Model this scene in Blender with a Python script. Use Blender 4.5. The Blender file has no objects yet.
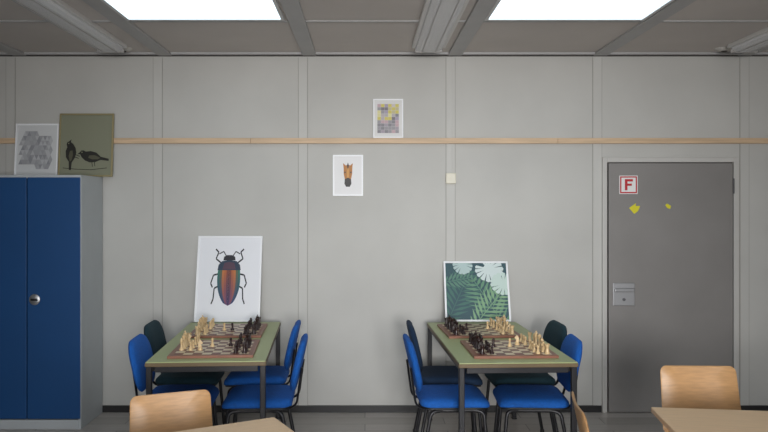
import bpy, math, random
from mathutils import Vector, Matrix
random.seed(7)
scene = bpy.context.scene
COL = scene.collection
scene.view_settings.view_transform = 'Standard'

# ------------------------------------------------------------ materials
def lin(c):
    out = []
    for v in c:
        v = v/255.0
        out.append(v/12.92 if v <= 0.04045 else ((v+0.055)/1.055)**2.4)
    return (out[0], out[1], out[2], 1.0)

def mat(name, rgb, rough=0.6, metal=0.0, var=0.0, scale=6.0, bump=0.0, bscale=80.0, stretch=None, spec=0.5, rgb2=None):
    m = bpy.data.materials.new(name)
    m.use_nodes = True
    nt = m.node_tree
    b = nt.nodes['Principled BSDF']
    b.inputs['Base Color'].default_value = lin(rgb)
    b.inputs['Roughness'].default_value = rough
    b.inputs['Metallic'].default_value = metal
    b.inputs['Specular IOR Level'].default_value = spec
    tc = nt.nodes.new('ShaderNodeTexCoord')
    mp = nt.nodes.new('ShaderNodeMapping')
    nt.links.new(tc.outputs['Object'], mp.inputs['Vector'])
    if stretch: mp.inputs['Scale'].default_value = stretch
    if var > 0 or rgb2:
        n = nt.nodes.new('ShaderNodeTexNoise')
        n.inputs['Scale'].default_value = scale
        n.inputs['Detail'].default_value = 5
        nt.links.new(mp.outputs['Vector'], n.inputs['Vector'])
        r = nt.nodes.new('ShaderNodeValToRGB')
        r.color_ramp.elements[0].position = 0.3
        r.color_ramp.elements[1].position = 0.7
        c = lin(rgb)
        if rgb2:
            c2 = lin(rgb2)
            r.color_ramp.elements[0].color = c2
            r.color_ramp.elements[1].color = c
        else:
            r.color_ramp.elements[0].color = (c[0]*(1-var), c[1]*(1-var), c[2]*(1-var), 1)
            r.color_ramp.elements[1].color = (min(1, c[0]*(1+var)), min(1, c[1]*(1+var)), min(1, c[2]*(1+var)), 1)
        nt.links.new(n.outputs['Fac'], r.inputs['Fac'])
        nt.links.new(r.outputs['Color'], b.inputs['Base Color'])
    if bump > 0:
        n2 = nt.nodes.new('ShaderNodeTexNoise')
        n2.inputs['Scale'].default_value = bscale
        n2.inputs['Detail'].default_value = 3
        nt.links.new(mp.outputs['Vector'], n2.inputs['Vector'])
        bp = nt.nodes.new('ShaderNodeBump')
        bp.inputs['Strength'].default_value = bump
        bp.inputs['Distance'].default_value = 0.01
        nt.links.new(n2.outputs['Fac'], bp.inputs['Height'])
        nt.links.new(bp.outputs['Normal'], b.inputs['Normal'])
    return m

def emis(name, rgb, strength):
    m = bpy.data.materials.new(name)
    m.use_nodes = True
    nt = m.node_tree
    nt.nodes.clear()
    o = nt.nodes.new('ShaderNodeOutputMaterial')
    e = nt.nodes.new('ShaderNodeEmission')
    e.inputs['Color'].default_value = lin(rgb)
    e.inputs['Strength'].default_value = strength
    nt.links.new(e.outputs[0], o.inputs[0])
    return m

# ------------------------------------------------------------ mesh builder
class MB:
    def __init__(s):
        s.v = []; s.f = []; s.m = []
    def add(s, verts, faces, mi=0):
        o = len(s.v)
        s.v += [tuple(v) for v in verts]
        for f in faces:
            s.f.append([i+o for i in f]); s.m.append(mi)
    def box(s, x0, x1, y0, y1, z0, z1, mi=0):
        vs = [(x0,y0,z0),(x1,y0,z0),(x1,y1,z0),(x0,y1,z0),(x0,y0,z1),(x1,y0,z1),(x1,y1,z1),(x0,y1,z1)]
        s.add(vs, [(0,3,2,1),(4,5,6,7),(0,1,5,4),(1,2,6,5),(2,3,7,6),(3,0,4,7)], mi)
        return s
    def tube(s, pts, r, n=10, mi=0, ry=None):
        pts = [Vector(p) for p in pts]
        ry = ry or r
        rings = []
        up = None
        for i, p in enumerate(pts):
            if i == 0: t = pts[1]-pts[0]
            elif i == len(pts)-1: t = pts[-1]-pts[-2]
            else: t = (pts[i+1]-pts[i]).normalized()+(pts[i]-pts[i-1]).normalized()
            t.normalize()
            if up is None:
                a = Vector((0,1,0)) if abs(t.y) < 0.9 else Vector((1,0,0))
                up = (a - t*a.dot(t)).normalized()
            else:
                up = (up - t*up.dot(t)).normalized()
            w = t.cross(up)
            rings.append([p + up*math.cos(2*math.pi*k/n)*r + w*math.sin(2*math.pi*k/n)*ry for k in range(n)])
        vs = [v for rg in rings for v in rg]
        fs = []
        for i in range(len(rings)-1):
            for k in range(n):
                k2 = (k+1) % n
                fs.append((i*n+k, i*n+k2, (i+1)*n+k2, (i+1)*n+k))
        fs.append(tuple(reversed(range(n))))
        fs.append(tuple(range((len(rings)-1)*n, len(rings)*n)))
        s.add(vs, fs, mi)
        return s
    def lathe(s, prof, n=16, mi=0, c=(0,0,0)):
        vs = []; fs = []
        for (r, z) in prof:
            for k in range(n):
                a = 2*math.pi*k/n
                vs.append((c[0]+max(r,1e-5)*math.cos(a), c[1]+max(r,1e-5)*math.sin(a), c[2]+z))
        for i in range(len(prof)-1):
            for k in range(n):
                k2 = (k+1) % n
                fs.append((i*n+k, i*n+k2, (i+1)*n+k2, (i+1)*n+k))
        fs.append(tuple(reversed(range(n))))
        fs.append(tuple(range((len(prof)-1)*n, len(prof)*n)))
        s.add(vs, fs, mi)
        return s
    def pad(s, w, d, r, prof, fn=lambda x,y,z:(x,y,z), mi=0, taper=0.0):
        out = []
        q = 7
        for cx, cy, a0 in ((w/2-r, d/2-r, 0), (-w/2+r, d/2-r, 90), (-w/2+r, -d/2+r, 180), (w/2-r, -d/2+r, 270)):
            for k in range(q):
                a = math.radians(a0+90*k/(q-1))
                out.append((cx+r*math.cos(a), cy+r*math.sin(a)))
        pts = []
        L = len(out)
        for i in range(L):
            p, p2 = out[i], out[(i+1) % L]
            pts.append(p)
            dd = math.hypot(p2[0]-p[0], p2[1]-p[1])
            if dd > 0.05:
                k = int(dd/0.04)+1
                for j in range(1, k):
                    pts.append((p[0]+(p2[0]-p[0])*j/k, p[1]+(p2[1]-p[1])*j/k))
        n = len(pts)
        vs = []; fs = []
        for (sc, z) in prof:
            for (x, y) in pts:
                tx = 1 - taper*(y/d+0.5)
                vs.append(fn(x*sc*tx, y*sc, z))
        for i in range(len(prof)-1):
            for k in range(n):
                k2 = (k+1) % n
                fs.append((i*n+k2, i*n+k, (i+1)*n+k, (i+1)*n+k2))
        fs.append(tuple(range(n)))
        fs.append(tuple(reversed(range((len(prof)-1)*n, len(prof)*n))))
        s.add(vs, fs, mi)
        return s
    def obj(s, name, mats, parent=None, bevel=0.0, smooth=False, loc=(0,0,0), rot=(0,0,0), props=None):
        me = bpy.data.meshes.new(name)
        me.from_pydata(s.v, [], s.f)
        if not isinstance(mats, (list, tuple)): mats = [mats]
        for m in mats: me.materials.append(m)
        for i, p in enumerate(me.polygons):
            p.material_index = s.m[i]
        me.update()
        if smooth:
            me.polygons.foreach_set('use_smooth', [True]*len(me.polygons))
            try: me.set_sharp_from_angle(angle=math.radians(42))
            except Exception: pass
        o = bpy.data.objects.new(name, me)
        COL.objects.link(o)
        o.location = loc; o.rotation_euler = rot
        if parent: o.parent = parent
        if bevel > 0:
            b = o.modifiers.new('bevel', 'BEVEL')
            b.width = bevel; b.segments = 2; b.limit_method = 'ANGLE'
        if props:
            for k, v in props.items(): o[k] = v
        return o

def empty(name, label, cat, loc=(0,0,0), rz=0.0, group=None):
    e = bpy.data.objects.new(name, None)
    e.empty_display_size = 0.1
    COL.objects.link(e)
    e.location = loc; e.rotation_euler = (0,0,rz)
    e['label'] = label; e['category'] = cat
    if group: e['group'] = group
    return e

def copy_tree(root, parent=None):
    n = root.copy()
    if parent: n.parent = parent
    COL.objects.link(n)
    for c in list(root.children):
        copy_tree(c, n)
    return n

def fillet(pts, r, n=5):
    pts = [Vector(p) for p in pts]
    out = [pts[0]]
    for i in range(1, len(pts)-1):
        a = (pts[i-1]-pts[i]); b = (pts[i+1]-pts[i])
        ra = min(r, a.length*0.45, b.length*0.45)
        p0 = pts[i]+a.normalized()*ra; p1 = pts[i]+b.normalized()*ra
        for k in range(n+1):
            t = k/n
            out.append(p0*(1-t)**2 + pts[i]*2*t*(1-t) + p1*t*t)
    out.append(pts[-1])
    return out

STRUCT = {'kind': 'structure'}

# ------------------------------------------------------------ room
WX0, WX1 = -3.45, 4.6
YS = -8.3
H = 2.84
m_wall = mat('wall_paint', (189,187,182), 0.75, var=0.06, scale=1.6, bump=0.05, bscale=30)
m_side = mat('side_wall_darkened', (124,121,116), 0.8, var=0.05, scale=2)  # unseen walls coloured dark so the front wall's corners get less bounce light
m_strip = mat('wall_strip_paint', (190,188,183), 0.6, var=0.03, scale=3)
m_seam = mat('wall_seam_line', (156,153,147), 0.7)
m_ceil = mat('ceiling_tile', (198,191,186), 0.9, var=0.04, scale=2.0, bump=0.15, bscale=150)
m_bar = mat('ceiling_bar', (170,169,169), 0.5, var=0.04)

def floor_mat():
    m = bpy.data.materials.new('floor_laminate'); m.use_nodes = True
    nt = m.node_tree; b = nt.nodes['Principled BSDF']
    tc = nt.nodes.new('ShaderNodeTexCoord')
    br = nt.nodes.new('ShaderNodeTexBrick')
    br.inputs['Color1'].default_value = lin((200,192,186)); br.inputs['Color2'].default_value = lin((172,165,158))
    br.inputs['Mortar'].default_value = lin((112,105,100))
    br.inputs['Scale'].default_value = 1.0
    br.inputs['Mortar Size'].default_value = 0.003
    br.inputs['Brick Width'].default_value = 1.2; br.inputs['Row Height'].default_value = 0.16
    nt.links.new(tc.outputs['Object'], br.inputs['Vector'])
    n = nt.nodes.new('ShaderNodeTexNoise'); n.inputs['Scale'].default_value = 5
    mp = nt.nodes.new('ShaderNodeMapping'); mp.inputs['Scale'].default_value = (1, 12, 1)
    nt.links.new(tc.outputs['Object'], mp.inputs['Vector']); nt.links.new(mp.outputs[0], n.inputs['Vector'])
    mx = nt.nodes.new('ShaderNodeMix'); mx.data_type = 'RGBA'; mx.blend_type = 'MULTIPLY'
    mx.inputs[0].default_value = 0.3
    nt.links.new(br.outputs['Color'], mx.inputs[6]); nt.links.new(n.outputs['Fac'], mx.inputs[7])
    nt.links.new(mx.outputs[2], b.inputs['Base Color'])
    b.inputs['Roughness'].default_value = 0.3
    return m

MB().box(WX0, WX1, YS, 0, -0.1, 0).obj('floor', floor_mat(), props=STRUCT)
MB().box(WX0, WX1, YS, 0, H, H+0.1).obj('ceiling', m_ceil, props=STRUCT)
MB().box(WX0-0.1, WX1+0.1, 0, 0.12, -0.1, H+0.1).obj('wall_north', m_wall, props=STRUCT)
MB().box(WX0-0.1, WX0, YS, 0, -0.1, H+0.1).obj('wall_west', m_side, props=STRUCT)
MB().box(WX1, WX1+0.1, YS, 0, -0.1, H+0.1).obj('wall_east', m_side, props=STRUCT)
MB().box(WX0-0.1, WX1+0.1, YS-0.12, YS, -0.1, H+0.1).obj('wall_south', m_side, props=STRUCT)

tn = 0
def trim(mb, m, bevel=0.0, extra=None):
    global tn
    tn += 1
    return mb.obj('trim_%d' % tn, m, bevel=bevel, props=STRUCT)

for px in (11, 158, 303, 450.5, 599, 741):
    x = (px-365)/126
    z0 = 0.05
    if px == 599: x = (597.0-365)/126
    if px == 741: x = (744-365)/126
    mb = MB().box(x-0.034, x+0.034, -0.005, 0, z0, H-0.03)
    mb.box(x-0.039, x-0.0345, -0.0015, 0, z0, H-0.03, 1)
    mb.box(x+0.0345, x+0.039, -0.0015, 0, z0, H-0.03, 1)
    trim(mb, [m_strip, m_seam])
m_dark = mat('shadow_gap_dark', (52,47,43), 0.7)
trim(MB().box(WX0, WX1, -0.02, 0, H-0.022, H), m_dark)  # dark strip painting in the shadow line where wall meets ceiling
m_pine = mat('pine_wood', (203,174,142), 0.55, var=0.14, scale=4, stretch=(1,14,14))
for a, b in ((WX0, -0.9), (-0.9, 1.52), (1.52, WX1)):
    trim(MB().box(a+0.001, b-0.001, -0.04, -0.005, 2.125, 2.168), m_pine, 0.002)
m_base = mat('baseboard_black', (30,29,30), 0.5)
MB().box(WX0, 1.87, -0.018, 0, 0, 0.052).obj('baseboard_north', m_base, bevel=0.002, props=STRUCT)
MB().box(2.96, WX1, -0.018, 0, 0, 0.052).obj('baseboard_north.001', m_base, bevel=0.002, props=STRUCT)

BX = (-2.73, -1.58, -0.44, 0.71, 1.86, 3.0, 4.15)
for x in BX:
    trim(MB().box(x-0.055, x+0.055, YS, -0.02, H-0.02, H), m_bar, 0.004)
for k, y in enumerate((-1.02, -2.6, -4.2, -5.8)):
    for i in range(len(BX)-1):
        trim(MB().box(BX[i]+0.055, BX[i+1]-0.055, y-0.015, y+0.015, H-0.008, H), m_bar, 0.003)
trim(MB().box(WX0, WX1, -0.06, -0.02, H-0.016, H), m_bar)

# skylights
m_sky = emis('skylight_diffuser', (212,232,243), 2.5)
m_skyr = emis('skylight_diffuser_boost', (226,240,255), 6.0)  # panels out of view, boosted to make up light the front panels lack
m_skyframe = mat('skylight_frame', (205,205,205), 0.4)
for (x0, x1) in ((-1.525, -0.515), (0.765, 1.785)):
    for (y0, y1) in ((-2.57, -1.10), (-5.77, -4.43)):
        e = empty('skylight_panel', 'white glowing rectangular ceiling skylight in a slim metal frame', 'skylight', ((x0+x1)/2, (y0+y1)/2, H-0.02), group='ceiling skylights')
        w, d = (x1-x0)/2, (y1-y0)/2
        fr = MB()
        fr.box(-w, w, -d, -d+0.02, 0, 0.02); fr.box(-w, w, d-0.02, d, 0, 0.02)
        fr.box(-w, -w+0.02, -d+0.02, d-0.02, 0, 0.02); fr.box(w-0.02, w, -d+0.02, d-0.02, 0, 0.02)
        fr.obj('frame', m_skyframe, e)
        MB().box(-w+0.02, w-0.02, -d+0.02, d-0.02, 0.006, 0.018).obj('diffuser', m_sky if y1 > -2 else m_skyr, e)

# fluorescent luminaires
m_lum = mat('luminaire_white', (206,204,202), 0.35)
m_lens = mat('prismatic_lens', (214,214,216), 0.25, bump=0.4, bscale=200)
m_cap = mat('luminaire_endcap', (160,157,154), 0.4)
def luminaire(x, y0, y1):
    e = empty('ceiling_luminaire', 'long unlit white fluorescent ceiling luminaire', 'ceiling light', (x, (y0+y1)/2, H), group='fluorescent ceiling luminaires')
    L = (y1-y0)/2
    MB().box(-0.125, 0.125, -L, L, -0.03, 0).obj('housing', m_lum, e, bevel=0.006)
    prof = [(-0.10,-0.03),(-0.095,-0.045),(-0.07,-0.057),(-0.02,-0.062),(0.02,-0.062),(0.07,-0.057),(0.095,-0.045),(0.10,-0.03)]
    mb = MB()
    vs = [(a, -L+0.02, z) for a, z in prof] + [(a, L-0.02, z) for a, z in prof]
    n = len(prof)
    fs = [(i, i+1, n+i+1, n+i) for i in range(n-1)] + [tuple(range(n))[::-1], tuple(range(n, 2*n))]
    mb.add(vs, fs)
    mb.obj('lens_cover', m_lens, e)
    for sgn in (-1, 1):
        MB().box(-0.105, 0.105, min(sgn*L, sgn*(L-0.02)), max(sgn*L, sgn*(L-0.02)), -0.066, -0.031).obj('end_cap', m_cap, e, bevel=0.01)
    for sgn in (-1, 1):
        MB().box(sgn*0.05-0.002, sgn*0.05+0.002, -L+0.02, L-0.02, -0.063, -0.055).obj('reflector_rib', m_cap, e)
for x in (-1.90, 0.475, 2.83):
    luminaire(x, -1.9, -0.33)
    luminaire(x, -5.0, -2.9)
m_det = mat('detector_plastic', (190,186,180), 0.4)
for x in (-1.85, 0.47, 2.75):
    e = empty('ceiling_vent', 'small round off-white ceiling vent beside a luminaire', 'vent', (x, -0.2, H), group='round ceiling vents')
    MB().lathe([(0.0,-0.022),(0.03,-0.022),(0.06,-0.012),(0.068,0.0)], 20).obj('vent_cover', m_det, e, smooth=True)
    MB().lathe([(0.0,-0.03),(0.02,-0.028),(0.025,-0.02)], 16).obj('centre_cap', m_dark, e, smooth=True)

# windows behind the camera (daylight source)
m_wf = mat('window_frame_white', (225,225,222), 0.4)
m_glass = mat('window_pane_bright', (200,215,230), 0.1)
for i, xc in enumerate((-1.9, 0.5, 2.9)):
    mb = MB()
    w, z0, z1 = 1.0, 0.9, 2.3
    mb.box(xc-w, xc+w, YS, YS+0.05, z0-0.06, z0); mb.box(xc-w, xc+w, YS, YS+0.05, z1, z1+0.06)
    for xx in (xc-w, xc-0.03, xc+w-0.06):
        mb.box(xx, xx+0.06, YS, YS+0.05, z0, z1)
    mb.box(xc-w+0.06, xc+w-0.06, YS+0.001, YS+0.01, z0, z1, 1)
    mb.obj('window_%d' % (i+1), [m_wf, m_glass], props=STRUCT)

# ------------------------------------------------------------ door
m_door = mat('door_grey', (134,130,127), 0.45, var=0.06, scale=2.5)
m_dframe = mat('door_frame_grey', (192,189,184), 0.5, var=0.02)
m_steel = mat('brushed_steel', (176,176,178), 0.4, metal=0.85)
m_black = mat('black_plastic', (20,20,22), 0.5)
dx0, dx1, dzt = 1.915, 2.905, 1.972
fr = MB()
fr.box(dx0-0.04, dx0-0.004, -0.03, 0, 0, dzt+0.045); fr.box(dx1+0.006, dx1+0.045, -0.03, 0, 0, dzt+0.045)
fr.box(dx0-0.004, dx1+0.006, -0.03, 0, dzt+0.006, dzt+0.045)
trim(fr, m_dframe, 0.003)
gap = MB(); gap.box(dx0-0.003, dx1+0.005, -0.004, -0.0005, 0.002, dzt+0.005)
trim(gap, m_dark)
door = MB().box(dx0+0.009, dx1-0.002, -0.026, -0.005, 0.008, dzt-0.002).obj('door_1', m_door, bevel=0.002, props=STRUCT)
m_hinge = mat('hinge_steel', (90,90,92), 0.4, metal=0.5)
for z in (1.79, 0.28):
    MB().tube([(dx1+0.004, -0.032, z-0.06), (dx1+0.004, -0.032, z+0.06)], 0.006, 10).obj('hinge', m_hinge, door, smooth=True)
m_sdark = mat('steel_dark', (110,110,113), 0.4, metal=0.7)
lk = MB().box(1.955, 2.128, -0.034, -0.0262, 0.845, 1.025).obj('lock_plate', m_steel, door, bevel=0.004)
MB().box(1.963, 2.12, -0.056, -0.0345, 0.955, 0.985).obj('handle_bar', m_steel, lk, bevel=0.006)
MB().tube([(2.04, -0.0345, 0.895), (2.04, -0.044, 0.895)], 0.012, 14).obj('lock_cylinder', m_sdark, lk, smooth=True)
m_yel = mat('yellow_tape', (216,206,40), 0.6)
mb = MB()
def wallpoly(mb, pts, y, mi=0):
    mb.add([(x, y, z) for x, z in pts], [tuple(range(len(pts)))], mi)
def P(px, py): return ((px-365)/126*0.995, 1.64-(py-205)/126*0.995)
wallpoly(mb, [P(629,208),(P(636,203)),P(635.5,206),P(640,206),P(638,211),P(634,214)], -0.0268)
mb.obj('yellow_sticker', m_yel, door)
mb = MB(); wallpoly(mb, [P(665,205),P(667,203.5),P(671,206),P(670,209),P(667,208)], -0.0268)
mb.obj('yellow_sticker', m_yel, door)
m_white = mat('sign_white', (232,230,228), 0.5)
m_red = mat('sign_red', (190,30,40), 0.5)
mb = MB()
sx0, sz0, S = 2.007, 1.727, 0.145
mb.box(sx0, sx0+S, -0.0285, -0.0265, sz0, sz0+S, 0)
y = -0.029
def sr(a, b, c, d): wallpoly(mb, [(sx0+a*S, sz0+c*S), (sx0+b*S, sz0+c*S), (sx0+b*S, sz0+d*S), (sx0+a*S, sz0+d*S)], y, 1)
sr(.04,.96,.04,.11); sr(.04,.96,.89,.96); sr(.04,.11,.11,.89); sr(.89,.96,.11,.89)
sr(.30,.44,.20,.81); sr(.44,.74,.68,.81); sr(.44,.68,.445,.565)
mb.obj('letter_sign', [m_white, m_red], door)

# ------------------------------------------------------------ thermostat
m_cream = mat('cream_plastic', (216,210,192), 0.45)
e = empty('wall_thermostat', 'small cream plastic thermostat box mounted on the wall', 'thermostat', (0.678, -0.005, 1.85))
MB().box(-0.040, 0.040, -0.032, 0, -0.042, 0.042).obj('casing', m_cream, e, bevel=0.006)
MB().tube([(0.0,-0.032,0.0),(0.0,-0.038,0.0)], 0.014, 14).obj('dial', m_cream, e, smooth=True)
mb = MB(); mb.box(0.69, 0.698, -0.012, -0.0055, 1.893, H-0.03)
o = mb.obj('electrical_conduit', m_strip); o['label'] = 'thin painted cable conduit running down the wall'; o['category'] = 'cable conduit'

# ------------------------------------------------------------ cabinet
m_blue = mat('cabinet_blue', (8,66,118), 0.5, var=0.05, scale=2)
m_cab = mat('cabinet_grey', (178,182,184), 0.45, var=0.03)
cab = empty('storage_cabinet', 'tall grey metal storage cabinet with two blue doors', 'cabinet', (-2.484, -0.235, 0))
cw, cd, ch = 0.41, 0.215, 1.86
mb = MB()
mb.box(-cw, -cw+0.02, -cd, cd, 0, ch); mb.box(cw-0.02, cw, -cd, cd, 0, ch)
mb.box(-cw+0.02, cw-0.02, -cd, cd, ch-0.025, ch); mb.box(-cw+0.02, cw-0.02, -cd, cd, 0, 0.07)
mb.box(-cw+0.02, cw-0.02, cd-0.01, cd, 0.07, ch-0.025)
mb.obj('body', m_cab, cab, bevel=0.003)
for k, (a, b) in enumerate(((-cw+0.012, 0.012), (0.019, cw-0.004))):
    d = MB().box(a, b, -cd-0.004, -cd+0.016, 0.078, ch-0.018).obj('door', m_blue, cab, bevel=0.003)
    if k == 1:
        h = MB().lathe([(0.0,0.0),(0.038,0.0),(0.04,0.006),(0.034,0.01),(0.0,0.011)], 24).obj('handle', m_steel, d, smooth=True, loc=(0.074, -cd-0.004, 0.95), rot=(math.pi/2,0,0))
        MB().box(-0.024, 0.024, -0.008, 0.008, 0.011, 0.02).obj('key_slot', m_black, h, bevel=0.002)

# ------------------------------------------------------------ pictures
def clip(poly):
    def cl(poly, ins, inter):
        out = []
        for i in range(len(poly)):
            a, b = poly[i-1], poly[i]
            if ins(b):
                if not ins(a): out.append(inter(a, b))
                out.append(b)
            elif ins(a): out.append(inter(a, b))
        return out
    for ax, lim, sg in ((0,0,1),(0,1,-1),(1,0,1),(1,1,-1)):
        if not poly: return poly
        ins = lambda p: (p[ax]-lim)*sg >= 0
        def inter(a, b):
            t = (lim-a[ax])/(b[ax]-a[ax])
            q = [a[0]+(b[0]-a[0])*t, a[1]+(b[1]-a[1])*t]
            q[ax] = lim
            return tuple(q)
        poly = cl(poly, ins, inter)
    return poly

class Art:
    def __init__(s, bg):
        s.polys = []; s.mats = [mat('print_paper', bg, 0.5)]; s.idx = {}
    def c(s, rgb):
        if rgb not in s.idx:
            s.mats.append(mat('print_ink', rgb, 0.5)); s.idx[rgb] = len(s.mats)-1
        return s.idx[rgb]
    def poly(s, pts, rgb, layer=1):
        pts = clip(list(pts))
        if len(pts) > 2: s.polys.append((pts, s.c(rgb), layer))
    def line(s, pts, w, rgb, layer=1):
        for i in range(len(pts)-1):
            (x0,y0),(x1,y1) = pts[i], pts[i+1]
            dx, dy = x1-x0, y1-y0
            L = math.hypot(dx, dy) or 1
            nx, ny = -dy/L*w/2, dx/L*w/2
            s.poly([(x0+nx,y0+ny),(x1+nx,y1+ny),(x1-nx,y1-ny),(x0-nx,y0-ny)], rgb, layer)
    def ell(s, cx, cy, rx, ry, rgb, layer=1, rot=0, n=20):
        c, d = math.cos(rot), math.sin(rot)
        s.poly([(cx+rx*math.cos(2*math.pi*k/n)*c-ry*math.sin(2*math.pi*k/n)*d, cy+rx*math.cos(2*math.pi*k/n)*d+ry*math.sin(2*math.pi*k/n)*c) for k in range(n)], rgb, layer)

def picture(label, w, h, fw, fmat, art, loc, lean=0.0, rz=0.0, depth=0.02):
    e = empty('framed_picture', label, 'picture', loc, rz)
    e.rotation_euler = (-lean, 0, rz)
    fr = MB()
    fr.box(-w/2, w/2, -depth, 0, 0, fw); fr.box(-w/2, w/2, -depth, 0, h-fw, h)
    fr.box(-w/2, -w/2+fw, -depth, 0, fw, h-fw); fr.box(w/2-fw, w/2, -depth, 0, fw, h-fw)
    fr.obj('frame', fmat, e, bevel=0.0015)
    pr = MB()
    yy = -depth*0.6
    pr.box(-w/2+fw, w/2-fw, yy, -0.002, fw, h-fw, 0)
    iw, ih = w-2*fw, h-2*fw
    for pts, mi, layer in art.polys:
        pr.add([(-w/2+fw+u*iw, yy-0.0005*layer, fw+v*ih) for u, v in pts], [tuple(range(len(pts)))], mi)
    pr.obj('print', art.mats, e)
    return e
m_fwhite = mat('frame_white', (242,242,244), 0.4)
m_folive = mat('frame_brass', (158,146,108), 0.4, metal=0.3)

# triangle mosaic
A = Art((206,206,206))
rr = random.Random(3)
greys = [(168,168,171),(156,156,159),(184,184,186),(144,144,148),(162,162,165)]
N = 8
for j in range(N):
    for i in range(-1, N+1):
        dx, dy = 0.80/N, 0.76/N
        x0 = 0.10+dx*i + (dx/2 if j % 2 else 0); y0 = 0.12+dy*j
        for tri, cc in ((((x0,y0),(x0+dx,y0),(x0+dx/2,y0+dy)), rr.choice(greys)), (((x0+dx,y0),(x0+dx*1.5,y0+dy),(x0+dx/2,y0+dy)), rr.choice(greys))):
            cx = sum(p[0] for p in tri)/3-0.5; cy = sum(p[1] for p in tri)/3-0.5
            if abs(cx) < 0.40 and abs(cy + 0.05*math.sin(cx*9)) < 0.33:
                A.poly(tri, cc)
picture('white framed print of a grey triangle mosaic standing on cabinet', 0.338, 0.42, 0.012, m_fwhite, A, (-2.578, -0.060, 1.8605), lean=0.08)
# birds
A = Art((132,133,112))
K = (34,33,28)
def bird(A, cx, cy, s, flip=1, rot=0.0):
    c, d = math.cos(rot), math.sin(rot)
    T = lambda x, y: (cx+s*(flip*x*c-y*d), cy+s*0.85*(flip*x*d+y*c))
    body = [(-1.5,-.55),(-.8,-.2),(-.5,.25),(0,.52),(.45,.56),(.62,.72),(.85,.76),(1.02,.63),(1.3,.5),(1.02,.45),(.95,.15),(.7,-.22),(.3,-.5),(-.2,-.58),(-.75,-.5),(-1.45,-.75)]
    A.poly([T(*p) for p in body], K, 1)
    A.poly([T(*p) for p in [(-.75,-.3),(-.3,.05),(.2,.15),(.35,-.05),(0,-.28),(-.5,-.38)]], (86,84,66), 2)
    A.ell(*T(.82,.58), s*0.05, s*0.05, (150,150,120), 2, n=8)
    A.line([T(.1,-.45), T(.12,-.95)], 0.012, K); A.line([T(-.15,-.45), T(-.1,-.95)], 0.012, K)
bird(A, 0.20, 0.36, 0.20, 1, 1.15)
bird(A, 0.62, 0.31, 0.21, -1, 0.22)
A.line([(0.06,0.12),(0.3,0.10),(0.6,0.09),(0.92,0.12)], 0.010, K)
picture('olive print of two dark birds in brass frame on cabinet', 0.425, 0.50, 0.012, m_folive, A, (-2.19, -0.065, 1.8605), lean=0.08)
# colour-patch collage
A = Art((214,212,210))
pal = [(150,146,150),(176,168,170),(203,190,96),(188,160,166),(132,128,134),(214,206,150),(160,150,170),(120,112,120),(196,188,186)]
rr = random.Random(11)
for j in range(9):
    for i in range(6):
        u0, v0 = 0.11+0.78*i/6, 0.10+0.80*j/9
        c = rr.choice(pal)
        if j >= 6 and i >= 3: c = rr.choice([(203,190,96),(196,188,186),(190,180,140)])
        if 3 < j < 6 and i < 4: c = rr.choice([(203,190,96),(214,206,150),(176,168,170)])
        if j < 4: c = rr.choice([(150,146,150),(160,150,160),(188,160,166),(132,128,134)])
        A.poly([(u0,v0),(u0+0.78/6-0.004,v0),(u0+0.78/6-0.004,v0+0.80/9-0.004),(u0,v0+0.80/9-0.004)], c)
picture('white framed collage of small colour patches standing on wall rail', 0.238, 0.31, 0.010, m_fwhite, A, (0.183, -0.018, 2.1685), lean=0.04, depth=0.016)
# animal head
A = Art((226,224,224))
B1, B2, B3 = (176,112,40), (36,28,26), (204,146,64)
A.poly([(.34,.69),(.32,.82),(.42,.76),(.5,.78),(.58,.76),(.68,.82),(.66,.69),(.655,.54),(.61,.38),(.59,.28),(.41,.28),(.39,.38),(.345,.54)], B1, 1)
A.poly([(.455,.68),(.5,.71),(.545,.68),(.535,.44),(.5,.40),(.465,.44)], B3, 2)
A.poly([(.385,.40),(.5,.44),(.615,.40),(.625,.28),(.57,.20),(.43,.20),(.375,.28)], B2, 3)
A.ell(.39,.58,.028,.024,B2,3,n=10); A.ell(.61,.58,.028,.024,B2,3,n=10)
A.poly([(.465,.76),(.5,.84),(.535,.76),(.5,.64)], B2, 3)
picture('small white framed print of a brown animal head hanging on wall', 0.24, 0.325, 0.012, m_fwhite, A, (-0.135, -0.002, 1.712), depth=0.018)
# beetle
A = Art((230,230,234))
BK = (26,24,34)
def hw(t):
    return 0.185*math.sqrt(max(0, 1-(1-t)**2.4))*(0.94+0.10*math.sin(t*3))
rows = 14
def mixc(a, b, t): return tuple(int(a[q]*(1-t)+b[q]*t) for q in range(3))
for r in range(rows):
    t0, t1 = r/rows, (r+1)/rows
    v0, v1 = 0.17+0.43*t0, 0.17+0.43*t1
    for sgn in (-1, 1):
        for cidx in range(5):
            a0, a1 = cidx/5, (cidx+1)/5
            tt = (t0+t1)/2
            c = [mixc((58,44,96),(128,66,52),tt), mixc((96,56,104),(176,96,48),tt), mixc((122,66,88),(186,112,56),tt), mixc((44,62,110),(88,96,70),tt), mixc((28,44,96),(40,112,92),tt)][cidx]
            g = 0.003
            A.poly([(0.5+sgn*(g+a0*hw(t0)), v0), (0.5+sgn*(g+a1*hw(t0)), v0), (0.5+sgn*(g+a1*hw(t1)), v1), (0.5+sgn*(g+a0*hw(t1)), v1)], c, 2)
A.poly([(.497,.17),(.503,.17),(.503,.60),(.497,.60)], (30,24,40), 1)
A.poly([(.31,.60),(.325,.665),(.38,.71),(.5,.725),(.62,.71),(.675,.665),(.69,.60)], (28,50,72), 2)
A.poly([(.39,.61),(.42,.69),(.5,.70),(.58,.69),(.61,.61)], (78,52,70), 3)
A.poly([(.40,.72),(.41,.765),(.46,.785),(.54,.785),(.59,.765),(.60,.72)], BK, 2)
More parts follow.
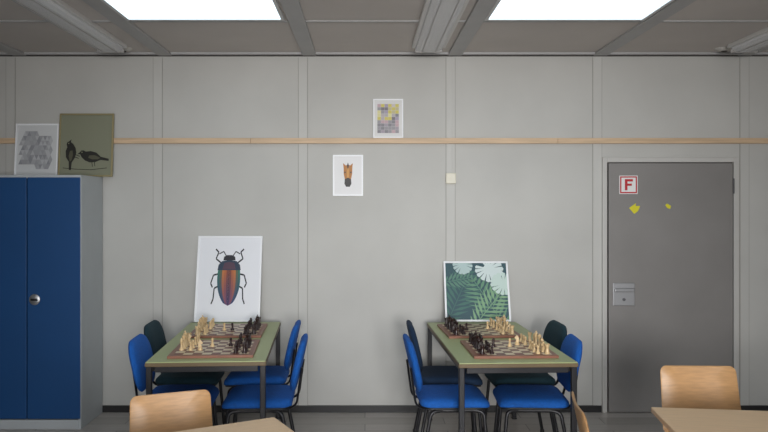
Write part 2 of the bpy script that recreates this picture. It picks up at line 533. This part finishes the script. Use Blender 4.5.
for s in (-1, 1):
    F = lambda pts: [(0.5+s*x, y) for x, y in pts]
    A.line(F([(.05,.77),(.10,.83),(.17,.80)]), 0.014, BK, 1)
    A.line(F([(.12,.68),(.22,.74),(.18,.82),(.23,.86)]), 0.02, BK, 1)
    A.line(F([(.14,.56),(.25,.54),(.29,.44),(.26,.39)]), 0.02, BK, 1)
    A.line(F([(.13,.42),(.23,.38),(.24,.25),(.27,.19)]), 0.02, BK, 1)
TZ = 0.74
picture('white framed poster of an iridescent beetle leaning on wall', 0.505, 0.67, 0.014, m_fwhite, A, (-1.06, -0.175, TZ+0.0005), lean=math.asin(0.155/0.67))
# leaves
A = Art((48,80,88))
def frond(bx, by, ang, L, n, ll, rgb, layer, wid=0.035, sweep=0.9):
    ux, uy = math.cos(ang), math.sin(ang)
    A.line([(bx,by),(bx+ux*L,by+uy*L)], 0.012, rgb, layer)
    for k in range(n):
        t = (k+0.5)/n
        px, py = bx+ux*L*t, by+uy*L*t
        l = ll*math.sin(math.pi*(0.15+0.8*t))
        for s in (-1, 1):
            a = ang+s*sweep
            vx, vy = math.cos(a), math.sin(a)
            nx, ny = -vy*wid/2, vx*wid/2
            A.poly([(px,py),(px+vx*l*.4+nx,py+vy*l*.4+ny),(px+vx*l,py+vy*l),(px+vx*l*.4-nx,py+vy*l*.4-ny)], rgb, layer)
frond(0.0,-.05,1.15,1.0,11,.42,(62,106,96),1,.05)
frond(0.95,-.15,2.1,1.0,11,.40,(98,140,112),2,.05)
frond(0.40,-.15,0.9,.9,11,.36,(128,164,126),3,.045)
frond(-.05,.65,.2,.5,8,.22,(88,128,110),2,.04)
def monstera(cx, cy, s, rot, rgb, layer):
    pts = []
    n = 7
    c, d = math.cos(rot), math.sin(rot)
    for side in (1, -1):
        seq = []
        for k in range(n):
            t0 = k/n; t1 = (k+0.78)/n; tm = (k+0.89)/n
            def R(t, f=1):
                a = side*math.pi*(0.04+0.88*t)
                r = s*(1.0-0.25*t+0.15*math.sin(t*3))*f
                return (r*math.cos(a), r*math.sin(a)*0.85)
            seq += [R(t0), R((t0+t1)/2, 1.05), R(t1), R(tm, 0.4 if k > 0 else .9)]
        if side == -1: seq.reverse()
        pts += seq
    A.poly([(cx+x*c-y*d, cy+x*d+y*c) for x, y in pts], rgb, layer)
monstera(.70,.90,.25,-0.6,(206,218,216),5)
monstera(.28,.98,.18,-1.2,(176,196,194),5)
monstera(.95,.62,.22,2.6,(196,214,206),6)
picture('white framed poster of green tropical leaves leaning on wall', 0.505, 0.475, 0.014, m_fwhite, A, (0.87, -0.17, TZ+0.0005), lean=math.asin(0.15/0.475))

# ------------------------------------------------------------ game tables
m_green = mat('laminate_green', (162,170,120), 0.4, var=0.04, scale=3)
m_edge = mat('table_edge_beech', (104,86,58), 0.5, var=0.1, stretch=(2,2,20))
m_metal = mat('dark_steel', (36,35,38), 0.4, metal=0.2)
def game_table(loc, rz, L):
    e = empty('game_table', 'rectangular table with green laminate top and dark metal legs', 'table', loc, rz, 'green chess tables')
    w, l = 0.345, L/2
    top = MB().box(-w, w, -l, l, TZ-0.028, TZ-0.006, 0).obj('tabletop', m_edge, e, bevel=0.003)
    MB().box(-w+0.004, w-0.004, -l+0.004, l-0.004, TZ-0.006, TZ, 0).obj('laminate_surface', m_green, top, bevel=0.001)
    ap = MB()
    for sy in (-1, 1):
        ap.box(-w+0.05, w-0.05, sy*(l-0.035)-0.01, sy*(l-0.035)+0.01, TZ-0.065, TZ-0.0285)
    for sx in (-1, 1):
        ap.box(sx*(w-0.03)-0.01, sx*(w-0.03)+0.01, -l+0.05, l-0.05, TZ-0.065, TZ-0.0285)
    ap.obj('apron', m_metal, e, bevel=0.002)
    for sx in (-1, 1):
        for sy in (-1, 1):
            cx, cy = sx*(w-0.02), sy*(l-0.025)
            MB().box(cx-0.016, cx+0.016, cy-0.016, cy+0.016, 0.012, TZ-0.0285).obj('leg', m_metal, e, bevel=0.004)
            MB().box(cx-0.018, cx+0.018, cy-0.018, cy+0.018, 0, 0.012).obj('foot_cap', m_black, e, bevel=0.003)
    return e
T1 = ((-0.955, -0.875, 0), math.radians(3.2), 1.40)
T2 = ((0.848, -0.89, 0), math.radians(2.4), 1.43)
game_table(*T1); game_table(*T2)

# ------------------------------------------------------------ chess
m_lightsq = mat('maple_square', (214,196,166), 0.4, var=0.08, scale=20)
m_darksq = mat('walnut_square', (112,66,56), 0.4, var=0.12, scale=20)
m_border = mat('board_border', (136,88,68), 0.4, var=0.12, scale=8, stretch=(1,8,1))
m_pl = mat('piece_boxwood', (214,184,138), 0.35, var=0.06, scale=30)
m_pd = mat('piece_rosewood', (44,24,22), 0.3, var=0.1, scale=30)
def chessboard(loc, rz):
    e = empty('chessboard', 'wooden chessboard with brown border, set up for play', 'chessboard', loc, rz, 'chessboards on the tables')
    MB().box(-0.25, 0.25, -0.25, 0.25, 0, 0.016).obj('border', m_border, e, bevel=0.002)
    mb = MB(); q = 0.055
    for i in range(8):
        for j in range(8):
            x, y = -0.22+i*q, -0.22+j*q
            mb.add([(x,y,0.0165),(x+q,y,0.0165),(x+q,y+q,0.0165),(x,y+q,0.0165)], [(0,1,2,3)], (i+j) % 2)
    mb.obj('playing_surface', [m_darksq, m_lightsq], e)
def base(r, h, neck):
    return [(0,0),(r,0),(r,0.004),(r*0.92,0.008),(r*0.78,0.010),(r*0.72,0.014),(neck*1.25,0.022),(neck,h*0.55)]
def piece_meshes(kind):
    mb = MB()
    if kind == 'pawn':
        mb.lathe(base(.0155,.05,.006)+[(.0065,.033),(.010,.034),(.010,.036),(.006,.037),(.0085,.041),(.0095,.046),(.0085,.051),(.005,.0545),(0,.0555)], 14)
    elif kind == 'rook':
        mb.lathe(base(.018,.06,.010)+[(.011,.042),(.0145,.045),(.0145,.050),(.0145,.056),(.0095,.056),(.0095,.052),(0,.052)], 16)
        for k in range(5):
            a = 2*math.pi*k/5
            c, s = math.cos(a), math.sin(a)
            x, y = .012*c, .012*s
            mb.box(x-.0032, x+.0032, y-.0032, y+.0032, .0555, .061)
    elif kind == 'knight':
        mb.lathe(base(.018,.03,.012)+[(.013,.019),(.014,.021),(0,.0215)], 16)
        pr = [(-.012,.020),(.011,.020),(.009,.030),(.006,.038),(.014,.040),(.019,.044),(.019,.050),(.012,.056),(.005,.062),(.002,.068),(-.002,.062),(-.009,.056),(-.014,.045),(-.015,.032)]
        n = len(pr)
        vs = [(x*.9, -.006, z) for x, z in pr]+[(x*.9, .006, z) for x, z in pr]
        fs = [tuple(range(n)), tuple(range(2*n-1, n-1, -1))]+[(i, n+i, n+(i+1) % n, (i+1) % n) for i in range(n)]
        mb.add(vs, fs)
    elif kind == 'bishop':
        mb.lathe(base(.018,.07,.007)+[(.008,.045),(.0135,.047),(.0135,.050),(.008,.052),(.0105,.058),(.011,.063),(.008,.070),(.003,.0755),(.0035,.078),(0,.080)], 14)
    elif kind == 'queen':
        mb.lathe(base(.020,.085,.008)+[(.009,.056),(.0145,.059),(.0145,.062),(.009,.064),(.0115,.075),(.0155,.083),(.012,.084),(.006,.087),(.004,.089),(.0045,.092),(0,.0945)], 16)
    else:
        mb.lathe(base(.020,.09,.0085)+[(.0095,.060),(.015,.063),(.015,.067),(.0095,.069),(.012,.080),(.0145,.087),(.010,.091),(.003,.093),(0,.0935)], 16)
        mb.box(-.0022,.0022,-.0018,.0018,.092,.105); mb.box(-.0065,.0065,-.0018,.0018,.0965,.1005)
    mb.v = [(x*0.88, y*0.88, z*0.95) for x, y, z in mb.v]
    return mb
PIECE = {}
order = ['rook','knight','bishop','queen','king','bishop','knight','rook']
def place_piece(kind, dark, loc, rz):
    key = (kind, dark)
    col = 'dark brown' if dark else 'pale'
    if key not in PIECE:
        o = piece_meshes(kind).obj('chess_'+kind, m_pd if dark else m_pl, smooth=True)
        o['label'] = '%s wooden chess %s standing on a chessboard' % (col, kind)
        o['category'] = 'chess piece'
        o['group'] = '%s chess pieces' % col
        PIECE[key] = o
    else:
        o = PIECE[key].copy()
        COL.objects.link(o)
    o.location = loc; o.rotation_euler = (0, 0, rz)
def setup_board(T, X, Y, jit, dark_left, skip=(), moves={}):
    rz = T[1]
    c = Vector((X, Y, 0))
    a = rz+jit
    chessboard((c.x, c.y, TZ+0.0003), a)
    Rb = Matrix.Rotation(a, 3, 'Z')
    z = TZ+0.0003+0.0168
    for side in (-1, 1):
        dark = (side < 0) == dark_left
        for k in range(8):
            for row, (kind, col) in enumerate(((order[k], 3.5), ('pawn', 2.5))):
                key = (side, row, k)
                if key in skip: continue
                dcol, dk = moves.get(key, (0, 0))
                x = side*(col-dcol)*0.055
                y = -0.1925+0.055*(k+dk)
                p = c + Rb @ Vector((x+random.uniform(-.005,.005), y+random.uniform(-.005,.005), 0))
                place_piece(kind, dark, (p.x, p.y, z), a+(0 if side < 0 else math.pi)+random.uniform(-.3,.3))
setup_board(T1, -0.925, -1.235, 0.01, False, skip={(-1,1,0),(-1,1,1),(-1,0,0)}, moves={(-1,1,4):(2,0),(1,1,4):(1,0),(-1,0,1):(2,1)})
setup_board(T1, -0.965, -0.60, -0.01, False, moves={(-1,1,3):(2,0),(1,1,3):(2,0)})
setup_board(T2, 0.88, -1.245, -0.01, True, moves={(-1,1,4):(1,0),(1,1,4):(2,0),(1,0,6):(2,-1)})
setup_board(T2, 0.80, -0.60, 0.02, True, moves={(-1,1,3):(1,0),(1,1,4):(1,0)})

# ------------------------------------------------------------ blue chairs
m_fblue = mat('fabric_blue', (8,86,168), 0.85, var=0.12, scale=60, bump=0.2, bscale=300)
m_fdark = mat('fabric_dark_teal', (18,50,60), 0.85, var=0.12, scale=60, bump=0.2, bscale=300)
m_fnavy = mat('fabric_navy', (16,42,70), 0.85, var=0.12, scale=60, bump=0.2, bscale=300)
CUSH = [(0.02,.046),(.5,.045),(.8,.042),(.92,.035),(.985,.022),(1.0,.008),(.99,-.002),(.95,-.006),(0.02,-.006)]
def blue_chair(fab, label):
    e = empty('padded_chair', label, 'chair', group='padded chairs around the tables')
    def fs(x, y, z):
        return (x, y, 0.445+z - max(0, x-0.12)**2*1.6)
    MB().pad(0.42, 0.42, 0.07, CUSH, fs).obj('seat', fab, e, smooth=True)
    MB().pad(0.40, 0.40, 0.06, [(0.02,0.0),(1,0.0),(1,-.008),(.9,-.016),(0.02,-.016)], lambda x,y,z:(x,y,0.438+z-max(0,x-0.12)**2*1.6)).obj('seat_shell', m_black, e, smooth=True)
    th = math.radians(13)
    def fb(a, b, z):
        curve = 0.22*a*a
        zt = z - 0.01 + curve
        return (-0.235 - math.sin(th)*(b+0.02) + math.cos(th)*zt, a, 0.672 + math.cos(th)*b + math.sin(th)*zt)
    BC = [(0.02,.030),(.5,.029),(.85,.025),(.96,.014),(1.0,.0),(.97,-.010),(.88,-.015),(0.02,-.017)]
    MB().pad(0.42, 0.32, 0.11, BC, fb).obj('backrest', fab, e, smooth=True)
    for s in (-1, 1):
        pts = fillet([(-0.12, s*0.12, 0.415), (-0.232, s*0.12, 0.42), (-0.265, s*0.12, 0.66)], 0.06)
        MB().tube(pts, 0.016, 10, ry=0.007).obj('back_support', m_metal, e, smooth=True)
    for s in (-1, 1):
        MB().tube(fillet([(0.10, s*0.17, 0.418), (0.165, s*0.185, 0.41), (0.20, s*0.205, 0.012)], 0.05), 0.0115, 10).obj('leg', m_metal, e, smooth=True)
        MB().tube(fillet([(-0.08, s*0.17, 0.418), (-0.15, s*0.185, 0.41), (-0.225, s*0.205, 0.012)], 0.05), 0.0115, 10).obj('leg', m_metal, e, smooth=True)
        MB().tube([(0.11, s*0.17, 0.416), (-0.09, s*0.17, 0.416)], 0.0115, 10).obj('side_rail', m_metal, e, smooth=True)
        for x in (0.2, -0.225):
            MB().lathe([(0,0),(0.014,0),(0.015,0.006),(0.014,0.02),(0,0.02)], 12, c=(x, s*0.205, 0)).obj('foot_cap', m_black, e, smooth=True)
    return e
cb = blue_chair(m_fblue, 'blue upholstered chair with dark metal legs beside the chess table')
cdk = blue_chair(m_fdark, 'dark teal upholstered chair with dark metal legs beside the chess table')
cn = blue_chair(m_fnavy, 'navy upholstered chair with dark metal legs beside the chess table')
def place(o, x, y, deg):
    o.location = (x, y, 0); o.rotation_euler = (0, 0, math.radians(deg))
place(cb, -1.135, -1.25, 3)
place(copy_tree(cb), -0.65, -1.26, 182)
place(copy_tree(cb), -0.745, -0.71, 181)
place(cdk, -1.21, -0.70, 2)
place(copy_tree(cb), 0.535, -1.25, 2)
place(cn, 0.585, -0.71, 0)
place(copy_tree(cb), 1.02, -1.25, 177)
place(copy_tree(cdk), 1.065, -0.73, 183)

# ------------------------------------------------------------ plywood furniture
m_ply = mat('beech_plywood', (190,146,100), 0.4, var=0.12, scale=4, stretch=(3,3,22))
m_plyt = mat('beech_tabletop', (214,180,142), 0.4, var=0.06, scale=4, stretch=(2,18,2))
m_plye = mat('plywood_edge', (158,118,78), 0.5, var=0.1)
m_grey = mat('grey_steel_tube', (120,120,124), 0.35, metal=0.7)
def ply_chair(zt, label):
    e = empty('plywood_chair', label, 'chair', group='beech plywood chairs')
    sheet = [(0.02,.005),(.5,.005),(.97,.005),(1.0,.0),(.97,-.005),(.5,-.005),(0.02,-.005)]
    MB().pad(0.38, 0.38, 0.06, sheet, lambda x,y,z:(x, y, 0.445+z-max(0,x-0.1)**2*1.5+max(0,-x-0.1)**2*1.2)).obj('seat', m_ply, e, smooth=True)
    th = math.radians(12)
    hh = zt-0.47
    def fb(a, b, z):
        zt2 = z + 0.35*a*a
        return (-0.205 - math.sin(th)*(b+hh/2) + math.cos(th)*zt2, a, 0.47+hh/2 + math.cos(th)*b*1.0 + math.sin(th)*zt2)
    MB().pad(0.405, hh, 0.035, sheet, fb, taper=0.05).obj('backrest', m_ply, e, smooth=True)
    for s in (-1, 1):
        MB().tube(fillet([(0.15, s*0.16, 0.425), (-0.17, s*0.16, 0.425), (-0.225, s*0.13, 0.47), (-0.25, s*0.12, 0.60)], 0.05), 0.010, 10).obj('back_support', m_grey, e, smooth=True)
        MB().tube(fillet([(0.08, s*0.16, 0.41), (0.15, s*0.175, 0.405), (0.19, s*0.20, 0.0)], 0.05), 0.011, 10).obj('leg', m_grey, e, smooth=True)
        MB().tube(fillet([(-0.08, s*0.16, 0.41), (-0.14, s*0.175, 0.405), (-0.21, s*0.20, 0.0)], 0.05), 0.011, 10).obj('leg', m_grey, e, smooth=True)
    return e
c1 = ply_chair(0.81, 'beech plywood chair with grey tube legs beside the beech table')
def place_back(o, bx, by, deg, s=1.0):
    a = math.radians(deg)
    o.location = (bx+0.26*math.cos(a), by+0.26*math.sin(a), 0); o.rotation_euler = (0, 0, a)
    o.scale = (s, s, s)
place_back(c1, -0.91, -2.34, -90+22, 0.945)
place_back(copy_tree(c1), 1.72, -1.99, -90-2)
place_back(copy_tree(c1), 0.908, -2.65, -9)

def beech_table(corner, ang, Lu, Lv, label, inset=0.06):
    e = empty('beech_table', label, 'table', (corner[0], corner[1], 0), ang, 'beech tables')
    MB().box(0, Lu, -Lv, 0, 0.715, 0.74).obj('tabletop', m_plyt, e, bevel=0.004)
    MB().box(-0.003, Lu+0.003, -Lv-0.003, -Lv, 0.716, 0.739).obj('edge_band', m_plye, e)
    ap = MB()
    for y in (-0.06, -Lv+0.06): ap.box(inset, Lu-inset, y-0.01, y+0.01, 0.67, 0.7145)
    for x in (inset, Lu-inset): ap.box(x-0.01, x+0.01, -Lv+0.07, -0.07, 0.67, 0.7145)
    ap.obj('apron', m_grey, e, bevel=0.002)
    for x in (inset, Lu-inset):
        for y in (-0.06, -Lv+0.06):
            MB().tube([(x,y,0),(x,y,0.7145)], 0.02, 14).obj('leg', m_grey, e, smooth=True)
    return e
beech_table((1.275, -2.50), math.radians(-7), 1.3, 0.7, 'pale beech table with grey metal frame, chairs drawn up', 0.20)
ang = math.radians(28)
Lu = 1.2
ux, uy = math.cos(ang), math.sin(ang)
beech_table((-0.385-ux*Lu, -2.65-uy*Lu), ang, Lu, 0.7, 'pale beech table standing at an angle on the floor')

# ------------------------------------------------------------ lights
def area(name, loc, rot, sx, sy, power, col, spread):
    l = bpy.data.lights.new(name, 'AREA'); l.shape = 'RECTANGLE'; l.size = sx; l.size_y = sy; l.energy = power; l.color = col
    l.spread = math.radians(spread)
    o = bpy.data.objects.new(name, l); COL.objects.link(o); o.location = loc; o.rotation_euler = rot
for xc, pw in ((-1.9, 10), (0.5, 54), (2.9, 6)):  # area lamps standing in for daylight; centre beam narrowed to darken wall corners
    area('window_daylight', (xc, YS+0.08, 1.6), (math.radians(88), 0, 0), 1.9, 1.35, pw, (0.98, 0.98, 0.98), 66 if pw > 20 else 120)

w = bpy.data.worlds.new('world'); scene.world = w; w.use_nodes = True
w.node_tree.nodes['Background'].inputs[0].default_value = (0.6, 0.7, 0.8, 1)
w.node_tree.nodes['Background'].inputs[1].default_value = 0.5

# ------------------------------------------------------------ camera
cam = bpy.data.cameras.new('camera')
cam.lens = 33.75; cam.sensor_width = 36
cam.shift_x = (384-365)/768
cam.shift_y = -(216-205)/768
co = bpy.data.objects.new('camera', cam); COL.objects.link(co)
co.location = (0, -5.71, 1.64); co.rotation_euler = (math.radians(90), 0, 0)
scene.camera = co
